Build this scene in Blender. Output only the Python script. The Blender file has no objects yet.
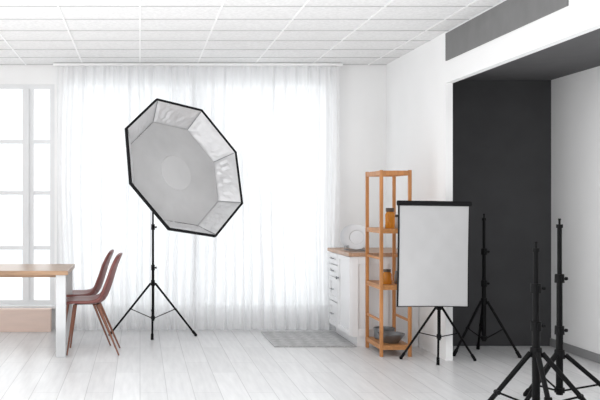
import bpy, math, random
from mathutils import Vector, Matrix
random.seed(3)
S=bpy.context.scene
COL=S.collection
S.view_settings.view_transform='Standard'
F=950.0; H=1.36; VX=140.0
def PX(px,Y): return (px-VX)*Y/F

# ---------------------------------------------------------------- materials
def mat(name,col,rough=0.6,metal=0.0,noise=0.0,nscale=8.0,bump=0.0,bscale=60.0,spec=0.5,stretch=None,sheen=0):
    m=bpy.data.materials.new(name); m.use_nodes=True
    nt=m.node_tree; b=nt.nodes['Principled BSDF']
    b.inputs['Base Color'].default_value=(*col,1)
    b.inputs['Roughness'].default_value=rough; b.inputs['Metallic'].default_value=metal
    b.inputs['Specular IOR Level'].default_value=spec
    tc=nt.nodes.new('ShaderNodeTexCoord')
    vec=tc.outputs['Object']
    if stretch:
        mp=nt.nodes.new('ShaderNodeMapping'); mp.inputs['Scale'].default_value=stretch
        nt.links.new(vec,mp.inputs['Vector']); vec=mp.outputs['Vector']
    if noise>0:
        n=nt.nodes.new('ShaderNodeTexNoise'); n.inputs['Scale'].default_value=nscale; n.inputs['Detail'].default_value=5
        nt.links.new(vec,n.inputs['Vector'])
        r=nt.nodes.new('ShaderNodeValToRGB')
        r.color_ramp.elements[0].position=0.3; r.color_ramp.elements[1].position=0.7
        r.color_ramp.elements[0].color=(*[c*(1-noise) for c in col],1)
        r.color_ramp.elements[1].color=(*[min(1,c*(1+noise)) for c in col],1)
        nt.links.new(n.outputs['Fac'],r.inputs['Fac']); nt.links.new(r.outputs['Color'],b.inputs['Base Color'])
    if bump>0:
        n2=nt.nodes.new('ShaderNodeTexNoise'); n2.inputs['Scale'].default_value=bscale
        nt.links.new(vec,n2.inputs['Vector'])
        bp=nt.nodes.new('ShaderNodeBump'); bp.inputs['Strength'].default_value=bump; bp.inputs['Distance'].default_value=0.01
        nt.links.new(n2.outputs['Fac'],bp.inputs['Height']); nt.links.new(bp.outputs['Normal'],b.inputs['Normal'])
    return m
M={}
M['wall']=mat('wall_paint',(.88,.88,.88),.9,noise=.012,nscale=3,bump=.05,bscale=150)
M['dark']=mat('charcoal_wall_paint',(.060,.060,.063),.85,noise=.06,nscale=4,bump=.05,bscale=120,spec=.2)
M['soffit']=mat('dark_gray_soffit_paint',(.115,.115,.118),.85,noise=.04,spec=.2)
M['cassette']=mat('gray_fabric_band',(.20,.20,.20),.85,noise=.05,bump=.1,bscale=300,spec=.2)
M['base']=mat('gray_baseboard_paint',(.26,.26,.265),.5,noise=.02)
M['grid']=mat('ceiling_grid_metal',(.90,.90,.90),.5,noise=.01)
M['grid2']=mat('ceiling_cross_tee_metal',(.50,.50,.50),.5,noise=.01)
M['frame']=mat('window_frame_plastic',(.77,.78,.79),.35,noise=.01)
M['black']=mat('black_fabric',(.008,.008,.009),.8,noise=.15,nscale=40,bump=.1,bscale=300,spec=.2)
M['blackmetal']=mat('black_powdercoat_metal',(.003,.003,.0035),.5,noise=.1,nscale=60,spec=.12)
M['knob']=mat('black_plastic',(.004,.004,.0045),.55,noise=.1,nscale=60,spec=.12)
M['chrome']=mat('brushed_steel',(.5,.5,.5),.3,metal=1,noise=.05,nscale=60)
M['silver']=mat('silver_lining_fabric',(.68,.68,.69),.42,metal=.35,noise=.06,nscale=10,bump=.8,bscale=12)
M['baffle']=mat('gray_diffusion_fabric',(.52,.52,.525),.8,noise=.06,nscale=4,bump=1.0,bscale=6)
M['bulb_glow']=mat('painted_bulb_glow',(.57,.57,.575),.8,noise=.02,nscale=3,bump=.6,bscale=6)  # lighter gray that paints the bulb's glow on the diffuser
M['white_fab']=mat('white_diffusion_fabric',(.50,.50,.505),.8,noise=.03,nscale=2.5,bump=.5,bscale=5)
M['seat']=mat('maroon_leatherette',(.17,.055,.048),.42,noise=.1,nscale=20,bump=.05,bscale=200)
M['legwood']=mat('reddish_brown_wood',(.21,.08,.045),.4,noise=.25,nscale=6,stretch=(8,8,1))
M['tabletop']=mat('oak_tabletop',(.34,.21,.125),.35,noise=.2,nscale=5,stretch=(1,12,6))
M['tableleg']=mat('light_gray_painted_wood',(.57,.58,.59),.5,noise=.03)
M['shelfwood']=mat('honey_pine_wood',(.47,.20,.065),.45,noise=.2,nscale=6,stretch=(6,6,1))
M['shelfboard']=mat('honey_pine_board',(.46,.21,.075),.45,noise=.2,nscale=6,stretch=(8,1,8))
M['cab']=mat('white_cabinet_lacquer',(.78,.78,.79),.4,noise=.01)
M['worktop']=mat('beech_worktop',(.42,.26,.17),.4,noise=.2,nscale=6,stretch=(10,1,6))
M['china']=mat('white_china',(.66,.67,.69),.25,noise=.01)
M['amber']=mat('amber_glass',(.75,.30,.04),.1,noise=.1,nscale=10)
bb=M['amber'].node_tree.nodes['Principled BSDF']; bb.inputs['Transmission Weight'].default_value=.5; bb.inputs['IOR'].default_value=1.3
M['amberdark']=mat('dark_brown_lid',(.07,.045,.03),.4,noise=.1)
M['graymetal']=mat('dull_gray_metal',(.22,.23,.24),.35,metal=.7,noise=.1)
M['peach']=mat('beige_pink_board',(.84,.67,.59),.6,noise=.04,nscale=4,stretch=(1,4,6))
M['tile']=mat('mineral_fibre_ceiling_tile',(.79,.79,.79),.95,noise=.08,nscale=40,bump=.2,bscale=140,spec=.1)

def rug_mat():
    m=bpy.data.materials.new('gray_woven_rug'); m.use_nodes=True
    nt=m.node_tree; b=nt.nodes['Principled BSDF']; L=nt.links.new
    tc=nt.nodes.new('ShaderNodeTexCoord'); mp=nt.nodes.new('ShaderNodeMapping'); mp.inputs['Rotation'].default_value=(0,0,math.radians(45))
    L(tc.outputs['Object'],mp.inputs[0])
    ck=nt.nodes.new('ShaderNodeTexChecker'); ck.inputs['Scale'].default_value=11
    ck.inputs['Color1'].default_value=(.50,.50,.505,1); ck.inputs['Color2'].default_value=(.38,.38,.385,1)
    L(mp.outputs[0],ck.inputs['Vector'])
    n=nt.nodes.new('ShaderNodeTexNoise'); n.inputs['Scale'].default_value=30; n.inputs['Detail'].default_value=4
    L(tc.outputs['Object'],n.inputs['Vector'])
    mx=nt.nodes.new('ShaderNodeMixRGB'); mx.inputs[0].default_value=.35; mx.blend_type='MIX'
    L(ck.outputs['Color'],mx.inputs[1]); L(n.outputs['Fac'],mx.inputs[2]); L(mx.outputs[0],b.inputs['Base Color'])
    b.inputs['Roughness'].default_value=.95; b.inputs['Specular IOR Level'].default_value=.1
    bp=nt.nodes.new('ShaderNodeBump'); bp.inputs['Strength'].default_value=.4; bp.inputs['Distance'].default_value=.01
    L(n.outputs['Fac'],bp.inputs['Height']); L(bp.outputs['Normal'],b.inputs['Normal'])
    return m
M['rug']=rug_mat()

def floor_mat():
    m=bpy.data.materials.new('whitewashed_plank_floor'); m.use_nodes=True
    nt=m.node_tree; b=nt.nodes['Principled BSDF']; L=nt.links.new
    tc=nt.nodes.new('ShaderNodeTexCoord'); mp=nt.nodes.new('ShaderNodeMapping')
    mp.inputs['Rotation'].default_value=(0,0,math.radians(90))
    L(tc.outputs['Object'],mp.inputs['Vector'])
    br=nt.nodes.new('ShaderNodeTexBrick'); br.offset=.37; br.offset_frequency=2
    br.inputs['Scale'].default_value=1; br.inputs['Brick Width'].default_value=1.25; br.inputs['Row Height'].default_value=.19
    br.inputs['Mortar Size'].default_value=.003; br.inputs['Mortar Smooth'].default_value=.3
    br.inputs['Color1'].default_value=(.69,.69,.695,1); br.inputs['Color2'].default_value=(.76,.76,.765,1)
    br.inputs['Mortar'].default_value=(.49,.49,.495,1)
    L(mp.outputs['Vector'],br.inputs['Vector'])
    n=nt.nodes.new('ShaderNodeTexNoise'); n.inputs['Scale'].default_value=3; n.inputs['Detail'].default_value=8
    mp2=nt.nodes.new('ShaderNodeMapping'); mp2.inputs['Scale'].default_value=(9,.8,1)
    L(tc.outputs['Object'],mp2.inputs['Vector']); L(mp2.outputs['Vector'],n.inputs['Vector'])
    r=nt.nodes.new('ShaderNodeValToRGB'); r.color_ramp.elements[0].position=.3; r.color_ramp.elements[1].position=.7
    r.color_ramp.elements[0].color=(.87,.87,.875,1); r.color_ramp.elements[1].color=(1,1,1,1)
    L(n.outputs['Fac'],r.inputs['Fac'])
    mx=nt.nodes.new('ShaderNodeMixRGB'); mx.blend_type='MULTIPLY'; mx.inputs[0].default_value=1
    L(br.outputs['Color'],mx.inputs[1]); L(r.outputs['Color'],mx.inputs[2]); L(mx.outputs[0],b.inputs['Base Color'])
    b.inputs['Roughness'].default_value=.33; b.inputs['Specular IOR Level'].default_value=.42
    bp=nt.nodes.new('ShaderNodeBump'); bp.inputs['Strength'].default_value=.2; bp.inputs['Distance'].default_value=.004
    L(br.outputs['Fac'],bp.inputs['Height']); bp.invert=True; L(bp.outputs['Normal'],b.inputs['Normal'])
    return m
M['floor']=floor_mat()

def curtain_mat():
    m=bpy.data.materials.new('sheer_white_voile'); m.use_nodes=True
    nt=m.node_tree; nt.nodes.clear(); L=nt.links.new
    o=nt.nodes.new('ShaderNodeOutputMaterial')
    d=nt.nodes.new('ShaderNodeBsdfDiffuse'); d.inputs[0].default_value=(.87,.87,.875,1)
    t=nt.nodes.new('ShaderNodeBsdfTranslucent')
    tr=nt.nodes.new('ShaderNodeBsdfTransparent')
    m1=nt.nodes.new('ShaderNodeMixShader'); m1.inputs[0].default_value=.48
    tc=nt.nodes.new('ShaderNodeTexCoord'); n=nt.nodes.new('ShaderNodeTexNoise'); n.inputs['Scale'].default_value=1; n.inputs['Detail'].default_value=4
    mp=nt.nodes.new('ShaderNodeMapping'); mp.inputs['Scale'].default_value=(26,.01,.3)
    L(tc.outputs['Object'],mp.inputs[0]); L(mp.outputs[0],n.inputs['Vector'])
    rp=nt.nodes.new('ShaderNodeValToRGB'); rp.color_ramp.elements[0].position=.3; rp.color_ramp.elements[1].position=.62
    rp.color_ramp.elements[0].color=(.77,.77,.78,1); rp.color_ramp.elements[1].color=(.95,.95,.955,1)
    L(n.outputs['Fac'],rp.inputs['Fac']); L(rp.outputs['Color'],t.inputs[0])
    L(d.outputs[0],m1.inputs[1]); L(t.outputs[0],m1.inputs[2])
    m2=nt.nodes.new('ShaderNodeMixShader')
    mr=nt.nodes.new('ShaderNodeMapRange'); mr.inputs[1].default_value=.3; mr.inputs[2].default_value=.65
    mr.inputs[3].default_value=.05; mr.inputs[4].default_value=.15
    L(n.outputs['Fac'],mr.inputs[0]); L(mr.outputs[0],m2.inputs[0])
    L(m1.outputs[0],m2.inputs[1]); L(tr.outputs[0],m2.inputs[2]); L(m2.outputs[0],o.inputs[0])
    return m
M['curtain']=curtain_mat()
def glass_mat():
    m=bpy.data.materials.new('clear_window_glass'); m.use_nodes=True
    nt=m.node_tree; nt.nodes.clear(); L=nt.links.new
    o=nt.nodes.new('ShaderNodeOutputMaterial'); g=nt.nodes.new('ShaderNodeBsdfGlossy'); g.inputs['Roughness'].default_value=.03
    tr=nt.nodes.new('ShaderNodeBsdfTransparent'); tr.inputs[0].default_value=(.93,.95,.96,1)
    mx=nt.nodes.new('ShaderNodeMixShader'); mx.inputs[0].default_value=.06
    L(tr.outputs[0],mx.inputs[1]); L(g.outputs[0],mx.inputs[2]); L(mx.outputs[0],o.inputs[0]); return m
M['glass']=glass_mat()

# ---------------------------------------------------------------- mesh builder
class MB:
    def __init__(s): s.v=[]; s.f=[]
    def box(s,a,b):
        x0,y0,z0=a; x1,y1,z1=b; n=len(s.v)
        s.v+=[(x0,y0,z0),(x1,y0,z0),(x1,y1,z0),(x0,y1,z0),(x0,y0,z1),(x1,y0,z1),(x1,y1,z1),(x0,y1,z1)]
        s.f+=[tuple(n+i for i in q) for q in [(0,3,2,1),(4,5,6,7),(0,1,5,4),(1,2,6,5),(2,3,7,6),(3,0,4,7)]]
        return s
    def cyl(s,p0,p1,r0,r1=None,n=14,cap=True):
        r1=r0 if r1 is None else r1
        p0=Vector(p0);p1=Vector(p1); d=(p1-p0).normalized()
        a=d.orthogonal().normalized(); b=d.cross(a); k=len(s.v)
        for p,r in((p0,r0),(p1,r1)):
            for i in range(n):
                t=2*math.pi*i/n; s.v.append(tuple(p+a*math.cos(t)*r+b*math.sin(t)*r))
        for i in range(n):
            j=(i+1)%n; s.f.append((k+i,k+j,k+n+j,k+n+i))
        if cap: s.f.append(tuple(k+i for i in reversed(range(n)))); s.f.append(tuple(k+n+i for i in range(n)))
        return s
    def rings(s,rs,close=False,cap0=False,cap1=False):
        k=len(s.v); n=len(rs[0])
        for r in rs: s.v+= [tuple(p) for p in r]
        m=len(rs)
        for a in range(m if close else m-1):
            b=(a+1)%m
            for i in range(n):
                j=(i+1)%n; s.f.append((k+a*n+i,k+a*n+j,k+b*n+j,k+b*n+i))
        if cap0: s.f.append(tuple(k+i for i in reversed(range(n))))
        if cap1: s.f.append(tuple(k+(m-1)*n+i for i in range(n)))
        return s
    def lathe(s,prof,c=(0,0,0),n=24,axis=None):
        c=Vector(c)
        rot=Matrix.Identity(3)
        if axis is not None: rot=Vector((0,0,1)).rotation_difference(Vector(axis)).to_matrix()
        rs=[]
        for r,z in prof:
            rs.append([c+rot@Vector((max(r,1e-4)*math.cos(2*math.pi*i/n),max(r,1e-4)*math.sin(2*math.pi*i/n),z)) for i in range(n)])
        return s.rings(rs)
    def obj(s,name,m,parent=None,loc=(0,0,0),bevel=0,smooth=False,solid=0,**kw):
        me=bpy.data.meshes.new(name); me.from_pydata(s.v,[],s.f); me.update()
        import bmesh
        bm=bmesh.new(); bm.from_mesh(me); bmesh.ops.recalc_face_normals(bm,faces=bm.faces); bm.to_mesh(me); bm.free()
        o=bpy.data.objects.new(name,me); COL.objects.link(o); o.location=loc
        me.materials.append(m)
        if parent: o.parent=parent
        if smooth:
            for p in me.polygons: p.use_smooth=True
            try: me.set_sharp_from_angle(angle=math.radians(40))
            except Exception: pass
        if solid:
            md=o.modifiers.new('solid','SOLIDIFY'); md.thickness=solid; md.offset=0
        if bevel:
            md=o.modifiers.new('bevel','BEVEL'); md.width=bevel; md.segments=2; md.limit_method='ANGLE'
        for k,v in kw.items(): o[k]=v
        return o
def struct(o): o['kind']='structure'; return o
def thing(name,loc,label,cat,group=None):
    e=bpy.data.objects.new(name,None); COL.objects.link(e); e.location=loc; e.empty_display_size=.1
    e['label']=label; e['category']=cat
    if group: e['group']=group
    return e
def copy_thing(e,loc,rotz=0,label=None):
    def cp(o,par):
        c=o.copy(); COL.objects.link(c)
        if par is not None: c.parent=par
        for ch in list(o.children): cp(ch,c)
        return c
    kids=list(e.children)
    n=e.copy(); COL.objects.link(n); n.location=loc; n.rotation_euler=(0,0,rotz)
    for k in kids: cp(k,n)
    if label: n['label']=label
    return n

# ---------------------------------------------------------------- room
CZ=2.78; RX=2.59; BY=10.0; LX=-4.2; FY=-0.6; AX=3.83; AY=8.85; AZ=2.477; WE=8.05
struct(MB().box((LX,FY,-.1),(AX+.1,BY+.2,0)).obj('floor',M['floor']))
mb=MB(); mb.box((LX,FY,CZ+.004),(RX+.06,BY+.2,CZ+.1)); struct(mb.obj('ceiling',M['tile']))
mb=MB(); x=-4.2
while x<RX:
    mb.box((x-.007,FY,CZ-.001),(x+.007,BY,CZ+.006)); x+=.6
struct(mb.obj('trim_1',M['grid']))
mb=MB(); y=BY-.02
while y>FY:
    mb.box((LX,y-.009,CZ+.000),(RX,y+.009,CZ+.006)); y-=.5
struct(mb.obj('trim_5',M['grid2']))
wins=[(-3.2,-2.0),(-1.62,-.90),(-.80,.585),(.615,2.0)]
mb=MB(); prev=LX
for a,b in wins:
    z0,z1=(.255,2.58) if b<-.8 else (.22,2.60)
    mb.box((prev,BY,0),(a,BY+.2,CZ+.1)); prev=b
    mb.box((a,BY,0),(b,BY+.2,z0)); mb.box((a,BY,z1),(b,BY+.2,CZ+.1))
mb.box((prev,BY,0),(RX+.06,BY+.2,CZ+.1))
struct(mb.obj('wall_back',M['wall']))
for i,(a,b) in enumerate(wins):
    z0,z1=(.255,2.58) if b<-.8 else (.22,2.60)
    w=thing('window_%d'%(i+1),((a+b)/2,BY+.06,z0),'white framed window with glazing bars in the rear wall','window'); struct(w)
    hw=(b-a)/2; hh=z1-z0; mb=MB(); t=.05 if i<2 else .03
    mb.box((-hw,-.04,0),(-hw+t,.04,hh)); mb.box((hw-t,-.04,0),(hw,.04,hh))
    mb.box((-hw+t,-.04,0),(hw-t,.04,t)); mb.box((-hw+t,-.04,hh-t),(hw-t,.04,hh))
    if i<2:
        c= -hw+.44 if i==1 else 0
        mb.box((c-.06,-.035,t),(c+.06,.04,hh-t)).box((c-.010,-.055,t),(c+.010,-.035,hh-t))
        for z in (.60,1.18,1.72):
            mb.box((-hw+t,-.02,z-.02),(c-.06,.02,z+.02)).box((c+.06,-.02,z-.02),(hw-t,.02,z+.02))
    else:
        mb.box((-.015,-.03,t),(.015,.04,hh-t))
    mb.obj('window_frame',M['frame'],w)
    MB().box((-hw+.02,.021,.02),(hw-.02,.027,hh-.02)).obj('window_glass',M['glass'],w)
struct(MB().box((-1.66,9.90,.225),(-.87,10.0,.255)).obj('trim_2',M['frame'],bevel=.004))
struct(MB().box((RX,WE,0),(RX+.06,BY,CZ+.1)).obj('wall_right',M['wall']))
struct(MB().box((RX,FY,2.35),(RX+.06,WE,CZ+.1)).obj('trim_3',M['wall']))
struct(MB().box((RX-.012,5.74,2.535),(RX,8.02,2.765)).obj('trim_4',M['cassette']))
struct(MB().box((RX+.06,AY,0),(AX+.1,AY+.1,AZ+.1)).obj('wall_annex_back',M['dark']))
struct(MB().box((AX,2.5,0),(AX+.1,AY,AZ+.1)).obj('wall_annex_side',M['wall']))
struct(MB().box((RX+.06,2.5,AZ),(AX,AY,AZ+.1)).obj('ceiling_annex',M['soffit']))
struct(MB().box((AX-.015,2.5,0),(AX,AY,.075)).obj('baseboard_annex',M['base'],bevel=.003))

r=MB().box((-.90,9.83,CZ-.028),(2.10,9.87,CZ-.003)).obj('curtain_rail',M['grid'],bevel=.004)
r['label']='slim white curtain rail fixed under the ceiling by the windows'; r['category']='curtain rail'
def curtain(x0,x1,seed):
    rnd=random.Random(seed); W=x1-x0; nx=int(W*220); zs=[0.012+ (CZ-.045)*k/18 for k in range(19)]
    ph=[(rnd.uniform(9,12),rnd.uniform(0,6)),(rnd.uniform(19,25),rnd.uniform(0,6)),(rnd.uniform(3,5),rnd.uniform(0,6))]
    v=[];f=[]
    for z in zs:
        t=z/CZ
        for i in range(nx+1):
            x=x0+W*i/nx
            a=.016+.012*(1-t)
            u=x+.015*math.sin(2.3*z+x*3)
            y=a*math.sin(2*math.pi*ph[0][0]*u*.85+ph[0][1]+1.2*math.sin(ph[2][0]*x+ph[2][1]))+.45*a*math.sin(2*math.pi*ph[1][0]*u*.8+ph[1][1])
            v.append((x-(x0+x1)/2,y,z))
    for k in range(len(zs)-1):
        for i in range(nx):
            q=k*(nx+1)+i; f.append((q,q+1,q+nx+2,q+nx+1))
    mb=MB(); mb.v=v; mb.f=f
    o=mb.obj('curtain',M['curtain'],loc=((x0+x1)/2,9.87,0),smooth=False)
    for p in o.data.polygons: p.use_smooth=True
    o['label']='sheer white floor-length curtain panel hanging in fine folds'; o['category']='curtain'; o['group']='sheer curtains on the rail'
curtain(-.86,.10,1); curtain(.10,1.08,2); curtain(1.08,2.07,3)

e=MB().box((-2.1,9.79,0.0),(-.92,9.89,.235)).obj('low_board',M['peach'],bevel=.004)
e['label']='low beige-pink boxed-in board standing beneath the window'; e['category']='low panel box'

mb=MB().box((-.39,-.52,0),(.37,.47,.012))
e=mb.obj('rug',M['rug'],loc=(1.63,9.29,0),bevel=.003)
e['label']='small gray patterned woven rug lying before the white cabinet'; e['category']='rug'

# ---------------------------------------------------------------- table
T=thing('dining_table',(-1.5,8.62,0),'long table with brown wooden top and light gray legs','table')
x1=.88; hy=.44
MB().box((-.88,-hy,.712),(x1,hy,.75)).obj('tabletop',M['tabletop'],T,bevel=.004)
MB().box((-.80,-hy+.12,.685),(x1-.08,-hy+.14,.712)).box((-.80,hy-.14,.685),(x1-.08,hy-.12,.712)).box((x1-.10,-hy+.14,.685),(x1-.08,hy-.14,.712)).box((-.80,-hy+.14,.685),(-.78,hy-.14,.712)).obj('under_frame',M['tabletop'],T)
for sx,sy in((1,1),(1,-1),(-1,1),(-1,-1)):
    cx= x1-.065 if sx>0 else -x1+.065
    yy= sy*(hy-.06)
    MB().box((cx-.043,yy-.035,0),(cx+.043,yy+.035,.712)).obj('leg',M['tableleg'],T,bevel=.004)

# ---------------------------------------------------------------- chair
def lerp(a,b,t): return a+(b-a)*t
def catmull(P,n):
    out=[]
    for i in range(len(P)-1):
        p0=Vector(P[max(i-1,0)]);p1=Vector(P[i]);p2=Vector(P[i+1]);p3=Vector(P[min(i+2,len(P)-1)])
        for k in range(n):
            t=k/n; out.append(.5*((2*p1)+(-p0+p2)*t+(2*p0-5*p1+4*p2-p3)*t*t+(-p0+3*p1-3*p2+p3)*t**3))
    out.append(Vector(P[-1])); return out
C=thing('dining_chair',(-.45,8.52,0),'maroon shell dining chair with tapered brown wooden legs beside the table','chair','dining chairs at the table')
prof=[(-.225,.425,.14,0),(-.21,.448,.195,.002),(-.12,.452,.22,.014),(0,.445,.225,.024),(.085,.452,.22,.036),(.14,.49,.20,.045),(.175,.56,.18,.05),(.205,.65,.195,.045),(.235,.75,.21,.04),(.265,.83,.20,.03),(.28,.865,.155,.015),(.285,.882,.07,.004)]
P=catmull(prof,4)
def shell(rows):
    mb=MB(); n=12
    for r,nx_ in rows:
        for i in range(n+1):
            u=-1+2*i/n; w=r[2]*u; l=r[3]*u*u
            mb.v.append((r[0]-l*nx_[0],w,r[1]+l*nx_[1]))
    for k in range(len(rows)-1):
        for i in range(n):
            q=k*(n+1)+i; mb.f.append((q,q+1,q+n+2,q+n+1))
    return mb
rows=[]
for i,p in enumerate(P):
    a=P[max(i-1,0)];b=P[min(i+1,len(P)-1)]
    tx,tz=b[0]-a[0],b[1]-a[1]; L=math.hypot(tx,tz); rows.append((p,(tz/L,tx/L)))
k=4*5
shell(rows[:k+1]).obj('seat',M['seat'],C,smooth=True,solid=.024)
shell(rows[k:]).obj('backrest',M['seat'],C,smooth=True,solid=.018)
for (tx,ty,fx,fy) in((-.13,.12,-.19,.21),(-.13,-.12,-.19,-.21),(.08,.12,.265,.21),(.08,-.12,.265,-.21)):
    MB().cyl((fx,fy,0),(tx,ty,.435),.007,.013).obj('leg',M['legwood'],C,smooth=True)
MB().cyl((-.13,-.12,.428),(-.13,.12,.428),.007).cyl((.08,-.12,.43),(.08,.12,.43),.007).cyl((-.13,0,.428),(.08,0,.43),.007).obj('seat_support',M['knob'],C,smooth=True)
copy_thing(C,(-.54,9.08,0))

# ---------------------------------------------------------------- cabinet (front faces -X)
CX=1.965
def front(par,name,ya,yb,za,zb,hname,hz,hy):
    mb=MB(); t=.022; w=.045
    mb.box((-t,ya,za),(0,ya+w,zb)).box((-t,yb-w,za),(0,yb,zb)).box((-t,ya+w,za),(0,yb-w,za+w)).box((-t,ya+w,zb-w),(0,yb-w,zb))
    mb.box((-t+.014,ya+w,za+w),(0,yb-w,zb-w))
    d=mb.obj(name,M['cab'],par,bevel=.002)
    if hname=='knob':
        MB().lathe([(0,0),(.006,0),(.006,.014),(.015,.02),(.015,.028),(0,.032)],(-t,hy,hz),12,axis=(-1,0,0)).obj('knob',M['graymetal'],d,smooth=True)
    else:
        MB().cyl((-t-.02,hy-.05,hz),(-t-.02,hy+.05,hz),.005).cyl((-t,hy-.045,hz),(-t-.02,hy-.045,hz),.004).cyl((-t,hy+.045,hz),(-t-.02,hy+.045,hz),.004).obj('handle',M['graymetal'],d,smooth=True)
A=thing('drawer_cabinet',(CX,9.565,0),'white lacquered base cabinet with stacked framed drawers','cabinet')
MB().box((0,-.205,.09),(.62,.205,.835)).box((.05,-.205,0),(.62,.205,.09)).obj('body',M['cab'],A)
for za,zb in((.10,.34),(.35,.585),(.595,.71),(.72,.83)):
    front(A,'drawer',-.198,.198,za,zb,'handle',(za+zb)/2,0)
B=thing('door_cabinet',(CX,9.08,0),'white lacquered base cabinet with framed door beside the drawers','cabinet')
MB().box((0,-.260,.09),(.62,.275,.835)).box((.05,-.260,0),(.62,.275,.09)).obj('body',M['cab'],B)
front(B,'door',-.268,.268,.10,.83,'knob',.6,.20)
mb=MB(); ya,yb=-.275,-.260
for (xa,xb,za,zb) in((0,.06,.09,.835),(.28,.34,.09,.835),(.56,.62,.09,.835),(.06,.28,.09,.16),(.34,.56,.09,.16),(.06,.28,.765,.835),(.34,.56,.765,.835)):
    mb.box((xa,ya,za),(xb,yb,zb))
mb.obj('end_panel',M['cab'],B,bevel=.002)
w=MB().box((1.93,8.785,.835),(2.588,9.785,.87)).obj('worktop',M['worktop'],bevel=.004)
w['label']='light brown wooden worktop running over the white cabinets'; w['category']='worktop'

R=thing('plate_rack',(2.07,9.12,.87),'small wire rack holding white plates on the worktop','dish rack')
mb=MB()
for sx in(-.08,.08): mb.cyl((sx,-.09,.008),(sx,.15,.008),.004)
for yy in(-.06,0.0,.06,.12):
    for sx in(-.08,.08): mb.cyl((sx,yy,.008),(sx,yy,.06),.003)
for yy in (-.09,.15): mb.cyl((-.08,yy,.008),(.08,yy,.008),.004)
mb.obj('rack_frame',M['graymetal'],R,smooth=True)
for i,yy in enumerate((-.03,.03,.09)):
    r=.118
    mb=MB().lathe([(0,0),(r*.55,0),(r*.62,.010),(r,.026),(r,.031),(r*.6,.016),(r*.55,.006),(0,.006)],(0,0,0),32,axis=(-.30,-1,.15))
    o=mb.obj('dinner_plate',M['china'],loc=(2.075-.006*i,9.12+yy,.87+.014+r),smooth=True)
    o['label']='white china plate standing upright in the rack on the worktop'; o['category']='plate'; o['group']='plates in the rack'

# ---------------------------------------------------------------- shelf unit
SX0,SX1,SY0,SY1=2.08,2.355,8.23,8.77
U=thing('shelving_unit',((SX0+SX1)/2,(SY0+SY1)/2,0),'tall narrow open shelving unit of honey pine wood','shelf')
hx=(SX1-SX0)/2; hy=(SY1-SY0)/2; top=1.62; pw=.028
for sx in(-1,1):
    for sy in(-1,1):
        a=(hx-pw) if sx>0 else -hx; b=(hy-pw) if sy>0 else -hy
        MB().box((a,b,0),(a+pw,b+pw,top)).obj('post',M['shelfwood'],U,bevel=.003)
SH=[.08,.60,1.09]
for z in SH:
    MB().box((-hx+.005,-hy+.005,z),(hx-.005,hy-.005,z+.02)).box((-hx+pw,-hy+.004,z-.02),(hx-pw,-hy+.02,z)).box((-hx+pw,hy-.02,z-.02),(hx-pw,hy-.004,z)).box((-hx+.004,-hy+pw,z-.02),(-hx+.02,hy-pw,z)).box((hx-.02,-hy+pw,z-.02),(hx-.004,hy-pw,z)).obj('shelf_board',M['shelfboard'],U,bevel=.002)
for z in (top-.045,):
    MB().box((-hx+pw,-hy+.004,z),(hx-pw,-hy+.022,z+.04)).box((-hx+pw,hy-.022,z),(hx-pw,hy-.004,z+.04)).box((-hx+.004,-hy+pw,z),(-hx+.022,hy-pw,z+.04)).box((hx-.022,-hy+pw,z),(hx-.004,hy-pw,z+.04)).obj('top_rail',M['shelfwood'],U,bevel=.002)
for z in (.30,.84):
    MB().box((-hx+.006,-hy+pw,z),(-hx+.02,hy-pw,z+.022)).box((hx-.02,-hy+pw,z),(hx-.006,hy-pw,z+.022)).obj('side_rail',M['shelfwood'],U,bevel=.002)

def jar(x,y,z,r,h,m1,m2,label,cat='jar',name='storage_jar'):
    J=thing(name,(x-.02,y-.09,z),label,cat)
    MB().lathe([(0,0),(r*.9,0),(r,r*.15),(r,h*.66),(r*.8,h*.78),(r*.74,h*.82),(0,h*.82)],n=24).obj('jar_body',m1,J,smooth=True)
    MB().lathe([(0,h*.82),(r*.84,h*.82),(r*.84,h*.97),(r*.8,h),(0,h)],n=24).obj('lid',m2,J,smooth=True)
zt=SH[2]+.02
jar(2.22,8.45,zt,.043,.18,M['amber'],M['amberdark'],'amber glass jar with dark lid on the upper shelf')
jar(2.31,8.55,zt,.032,.12,M['china'],M['amberdark'],'small white jar with dark lid on the upper shelf')
zt=SH[1]+.02
jar(2.20,8.47,zt,.040,.13,M['amber'],M['amberdark'],'squat amber glass jar with dark lid on the middle shelf')
jar(2.31,8.52,zt,.032,.11,M['graymetal'],M['graymetal'],'small gray metal tin on the middle shelf','tin','metal_tin')
zt=SH[0]+.02
mb=MB().lathe([(0,0),(.06,0),(.07,.01),(.115,.07),(.12,.085),(.112,.083),(.065,.015),(0,.012)],n=28)
o=mb.obj('mixing_bowl',M['graymetal'],loc=(2.217,8.39,zt),smooth=True); o['label']='dull gray metal bowl on the lowest shelf'; o['category']='bowl'
mb=MB().lathe([(0,0),(.08,0),(.09,.01),(.095,.10),(.09,.102),(.085,.015),(0,.012)],n=28)
o=mb.obj('cooking_pot',M['graymetal'],loc=(2.217,8.63,zt),smooth=True); o['label']='gray metal pot on the lowest shelf'; o['category']='pot'

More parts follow.
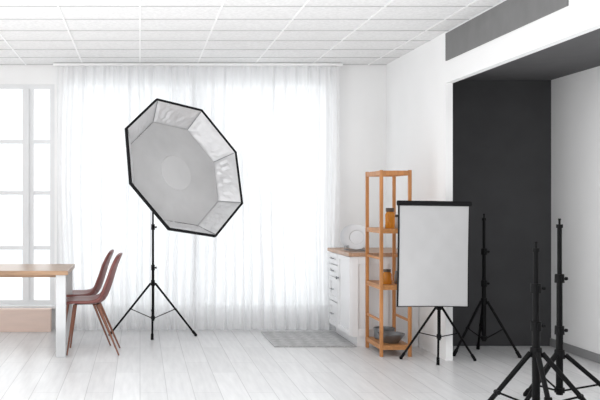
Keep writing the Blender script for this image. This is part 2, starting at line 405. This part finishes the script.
# ---------------------------------------------------------------- light stands
def stand(loc,h,hub,fr,angs,label,low=.10,cr=.014,steps=2,spigot=True,legr=.010,knobs=True):
    E=thing('light_stand',loc,label,'light stand')
    zb=low; zt=min(hub+.16,h*.75)
    rem=h-zt
    cuts=[zb,zt]+[zt+rem*(k+1)/steps for k in range(steps)]
    for i in range(len(cuts)-1):
        MB().cyl((0,0,cuts[i]-(.02 if i else 0)),(0,0,cuts[i+1]),cr*(1-.17*i)).obj('column_section',M['blackmetal'],E,smooth=True)
        if i<len(cuts)-2:
            zc=cuts[i+1]
            MB().cyl((0,0,zc-.03),(0,0,zc+.025),cr*1.4,cr*1.3).box((-.006,-cr*1.8,zc-.02),(.006,0,zc+.015)).obj('clamp_collar',M['knob'],E,smooth=True)
            MB().cyl((cr*1.2,0,zc-.004),(cr*1.7,0,zc-.004),.006).cyl((cr*1.7,0,zc-.004),(cr*1.7+.014,0,zc-.004),.012,.010,8).obj('locking_knob',M['knob'],E,smooth=True)
    MB().cyl((0,0,hub-.025),(0,0,hub+.03),cr*1.6,cr*1.4).obj('leg_hub',M['knob'],E,smooth=True)
    zs=low+.03
    MB().cyl((0,0,zs-.016),(0,0,zs+.016),cr*1.45).obj('brace_collar',M['knob'],E,smooth=True)
    for a in angs:
        f_=fr
        if isinstance(a,tuple): a,f_=a
        ca,sa=math.cos(math.radians(a)),math.sin(math.radians(a))
        top=Vector((ca*cr*1.6,sa*cr*1.6,hub)); foot=Vector((ca*f_,sa*f_,.012))
        mid=top.lerp(foot,.5)
        lg=MB().cyl(top,foot,legr,legr*.9).obj('leg',M['blackmetal'],E,smooth=True)
        d=(foot-top).normalized()
        MB().cyl(foot-d*.05,(foot.x,foot.y,.012),legr*1.3,legr*1.3).lathe([(0,0),(legr*1.2,0),(legr*1.4,.008),(legr*1.2,.022),(0,.024)],(foot.x,foot.y,0),12).obj('rubber_foot',M['knob'],lg,smooth=True)
        MB().cyl((ca*cr*1.4,sa*cr*1.4,zs),mid,legr*.42).cyl((mid-Vector((-sa,ca,0))*legr*1.3),(mid+Vector((-sa,ca,0))*legr*1.3),legr*.9).obj('brace',M['blackmetal'],E,smooth=True)
    if spigot:
        MB().cyl((0,0,h-.01),(0,0,h+.012),cr*.95).cyl((0,0,h+.012),(0,0,h+.04),.007).cyl((0,0,h+.04),(0,0,h+.05),.009).obj('spigot',M['knob'],E,smooth=True)
    return E
OY=9.60; OX=PX(153,OY)
stand((OX,OY,0),1.50,.52,.44,(190,345,(268,.36)),'black tripod light stand with spread legs carrying the octagonal softbox',low=.14,steps=2,spigot=False,legr=.011)
# ---------------------------------------------------------------- octabox
n=Vector((.566,-.755,.333)).normalized()
m_=Vector((.507,0,-.862)).normalized()
q_=m_.cross(n)
if q_.x<0: q_=-q_
CY=9.10
Cn=Vector((PX(186,CY),CY,H-(167-200)*CY/F))
O=thing('octagonal_softbox',Cn,'large octagonal softbox with black shell and silver lining on a stand','softbox')
def oct(R,d):
    out=[]
    for k in range(8):
        t=math.radians(170+45*k); out.append(m_*math.cos(t)*R+q_*math.sin(t)*R-n*d)
    return out
RR=.727
MB().rings([oct(RR,-.010),oct(RR+.002,.02),oct(RR-.020,.02),oct(RR-.020,-.008)],close=True).obj('rim',M['black'],O,bevel=.003)
MB().rings([oct(RR,.015),oct(.665,.08),oct(.563,.195),oct(.42,.32),oct(.24,.41),oct(.09,.455)],cap1=True).obj('outer_shell',M['black'],O)
rnd=random.Random(5)
mb=MB(); NS=14; NT=8; grid=[]
cre=[[rnd.uniform(-.012,.002) for _ in range(NS)] for _ in range(8)]
for k in range(NT+1):
    t=k/NT; base=oct(lerp(.705,.550,t),lerp(.002,.180,t)); ring=[]
    for e_ in range(8):
        a=base[e_]; b=base[(e_+1)%8]
        for s_ in range(NS):
            u=s_/NS; p=a.lerp(b,u)
            if 0<k<NT and s_>0:
                p=p+p.normalized()*((-.005+cre[e_][(s_+k//3)%NS]*math.sin(math.pi*t))+rnd.uniform(-.003,.001))
            ring.append(p)
    grid.append(ring)
mb.rings(grid).obj('silver_lining',M['silver'],O)
mb=MB(); rs=[]
for k in range(11):
    R=lerp(.549,.02,k/10); base=oct(R,lerp(.172,.150,k/10)); ring=[]
    for e_ in range(8):
        a=base[e_]; b=base[(e_+1)%8]
        for s_ in range(6):
            p=a.lerp(b,s_/6)
            if 0<k<10: p=p+n*rnd.uniform(-.003,.003)
            ring.append(p)
    rs.append(ring)
mb.rings(rs,cap1=True).obj('inner_diffuser',M['baffle'],O,smooth=True)
def circ(R,d,N=40): return [m_*math.cos(2*math.pi*i/N)*R+q_*math.sin(2*math.pi*i/N)*R-n*d for i in range(N)]
MB().rings([circ(.18,.158),circ(.175,.152),circ(.01,.145)],cap1=True).obj('painted_glow_disc',M['bulb_glow'],O,smooth=True)  # disc in a lighter color standing in for bulb glow, not a sewn patch
a=oct(.700,.0);b=oct(.552,.174)
for k in range(8): MB().cyl(a[k],b[k],.003,n=6).obj('seam_piping',M['graymetal'],O)
MB().cyl(-n*.445,-n*.475,.085,n=24).obj('speedring',M['knob'],O,smooth=True)
MB().cyl(-n*.475,-n*.60,.05,.05,n=24).obj('lamp_head',M['knob'],O,smooth=True)
tip=Vector((OX,OY,1.50))-Cn
MB().cyl(-n*.49,tip+Vector((0,0,.02)),.014).cyl(tip-Vector((0,0,.07)),tip+Vector((0,0,.03)),.022).obj('mounting_bracket',M['knob'],O,smooth=True)

# ---------------------------------------------------------------- rectangular softbox
QY=8.0; QX=PX(439,QY)
stand((QX,QY,0),1.20,.46,.31,(158,4,(250,.18)),'black tripod light stand carrying the rectangular softbox',low=.18,spigot=False)
fy=QY-.22; s=F/fy
cx=PX(433.5,fy); cz=H-(254.5-200)/s
Q=thing('rectangular_softbox',(cx,fy,cz),'rectangular softbox with white diffuser face and black edging on a stand','softbox')
w2=36.5/s; h2=52.5/s
yaw=Matrix.Rotation(math.radians(6),3,'Z')@Matrix.Rotation(math.radians(0.8),3,'Y')
w2/=math.cos(math.radians(6))
def rc(a,b,y):
    pts=[]; N=8
    cs=[(-a,-b),(a,-b),(a,b),(-a,b)]
    for i in range(4):
        p=cs[i];q=cs[(i+1)%4]
        for k in range(N):
            u=k/N; x_=lerp(p[0],q[0],u); z_=lerp(p[1],q[1],u); sg=4*u*(1-u)*.003
            if i==0: z_+=sg
            elif i==1: x_-=sg
            elif i==2: z_-=sg*.5
            else: x_+=sg
            pts.append(yaw@Vector((x_,y,z_)))
    return pts
MB().rings([rc(w2,h2,-.008),rc(w2,h2,.02),rc(w2-.007,h2-.008,.02),rc(w2-.005,h2-.006,-.008)],close=True).obj('rim',M['black'],Q)
MB().cyl(yaw@Vector((-w2-.012,-.002,h2-.012)),yaw@Vector((w2+.012,-.002,h2-.012)),.021).obj('top_piping',M['black'],Q,smooth=True)
mb=MB(); NX=28;NZ=40; rw=random.Random(2)
wr=[(rw.uniform(-9,9),rw.uniform(-14,14),rw.uniform(0,6)) for _ in range(4)]
for j in range(NZ+1):
    for i in range(NX+1):
        u=-1+2*i/NX; v=-1+2*j/NZ; g=(1-u*u)**.5*(1-v*v)**.5 if abs(u)<1 and abs(v)<1 else 0
        wv=sum(math.sin(a_*u+b_*v+c_) for a_,b_,c_ in wr)*.0015*g
        mb.v.append(tuple(yaw@Vector((u*(w2-.004),-.004-.012*(1-u*u)*(1-v*v)+wv,v*(h2-.006)))))
for j in range(NZ):
    for i in range(NX):
        k=j*(NX+1)+i; mb.f.append((k,k+1,k+NX+2,k+NX+1))
mb.obj('diffuser',M['white_fab'],Q,smooth=True)
MB().rings([rc(w2-.004,h2-.004,.015),rc(w2*.8,h2*.8,.09),rc(.09,.09,.17)],cap1=True).obj('outer_shell',M['black'],Q)
MB().cyl((0.02,.165,0),(.02,.23,0),.05,n=20).cyl((QX-cx,QY-fy,1.20-cz-.05),(QX-cx,QY-fy,max(.06,1.20-cz)),.02).cyl((0.02,.21,0),(QX-cx,QY-fy,1.20-cz),.014).obj('mounting_bracket',M['knob'],Q,smooth=True)

Y=8.35; stand((PX(484,Y),Y,0),1.19,.47,.30,(195,325,80),'slim black light stand with spread legs before the charcoal wall',low=.12,cr=.019,legr=.012)
Y=5.6; stand((PX(536,Y),Y,0),1.065,.46,.46,(190,318,262),'compact black light stand with bare top spigot',low=.12,cr=.023,steps=2,legr=.015)
Y=6.15; stand((PX(559.5,Y),Y,0),1.19,.36,.44,(212,335,95),'tall black light stand standing beside a shorter one',low=.10,cr=.022,steps=2,legr=.015)

# ---------------------------------------------------------------- lights & world
W=bpy.data.worlds.new('world'); S.world=W; W.use_nodes=True
W.node_tree.nodes['Background'].inputs[0].default_value=(1,1,1,1)
W.node_tree.nodes['Background'].inputs[1].default_value=1.42
def area(name,loc,rot,sx,sy,e,col=(1,1,1)):
    l=bpy.data.lights.new(name,'AREA'); l.shape='RECTANGLE'; l.size=sx; l.size_y=sy; l.energy=e; l.color=col
    o=bpy.data.objects.new(name,l); COL.objects.link(o); o.location=loc; o.rotation_euler=rot; return o
area('window_daylight',(.5,10.7,1.5),(math.radians(-90),0,0),4.8,2.8,60)
area('overhead_fill',(-.5,5.0,2.74),(0,0,0),3,4,46)  # added fill from above, no fixture in the ceiling
area('upward_fill',(-.3,5.6,.2),(math.radians(180),0,0),5,5,76)  # unseen fill aimed upward, added to brighten the ceiling
area('left_side_fill',(-3.6,4.0,1.5),(0,math.radians(-90),0),2.2,4,46)  # added fill from the open left side, not a real lamp
area('annex_fill',(3.25,5.6,2.45),(0,0,0),.8,3,16)  # invented fill so the dim annex gets enough light

cam=bpy.data.cameras.new('camera'); co=bpy.data.objects.new('camera',cam); COL.objects.link(co)
co.location=(0,0,H); co.rotation_euler=(math.radians(90),0,0)
cam.sensor_width=36; cam.lens=F/600*36; cam.shift_x=160/600; cam.clip_end=200
S.camera=co
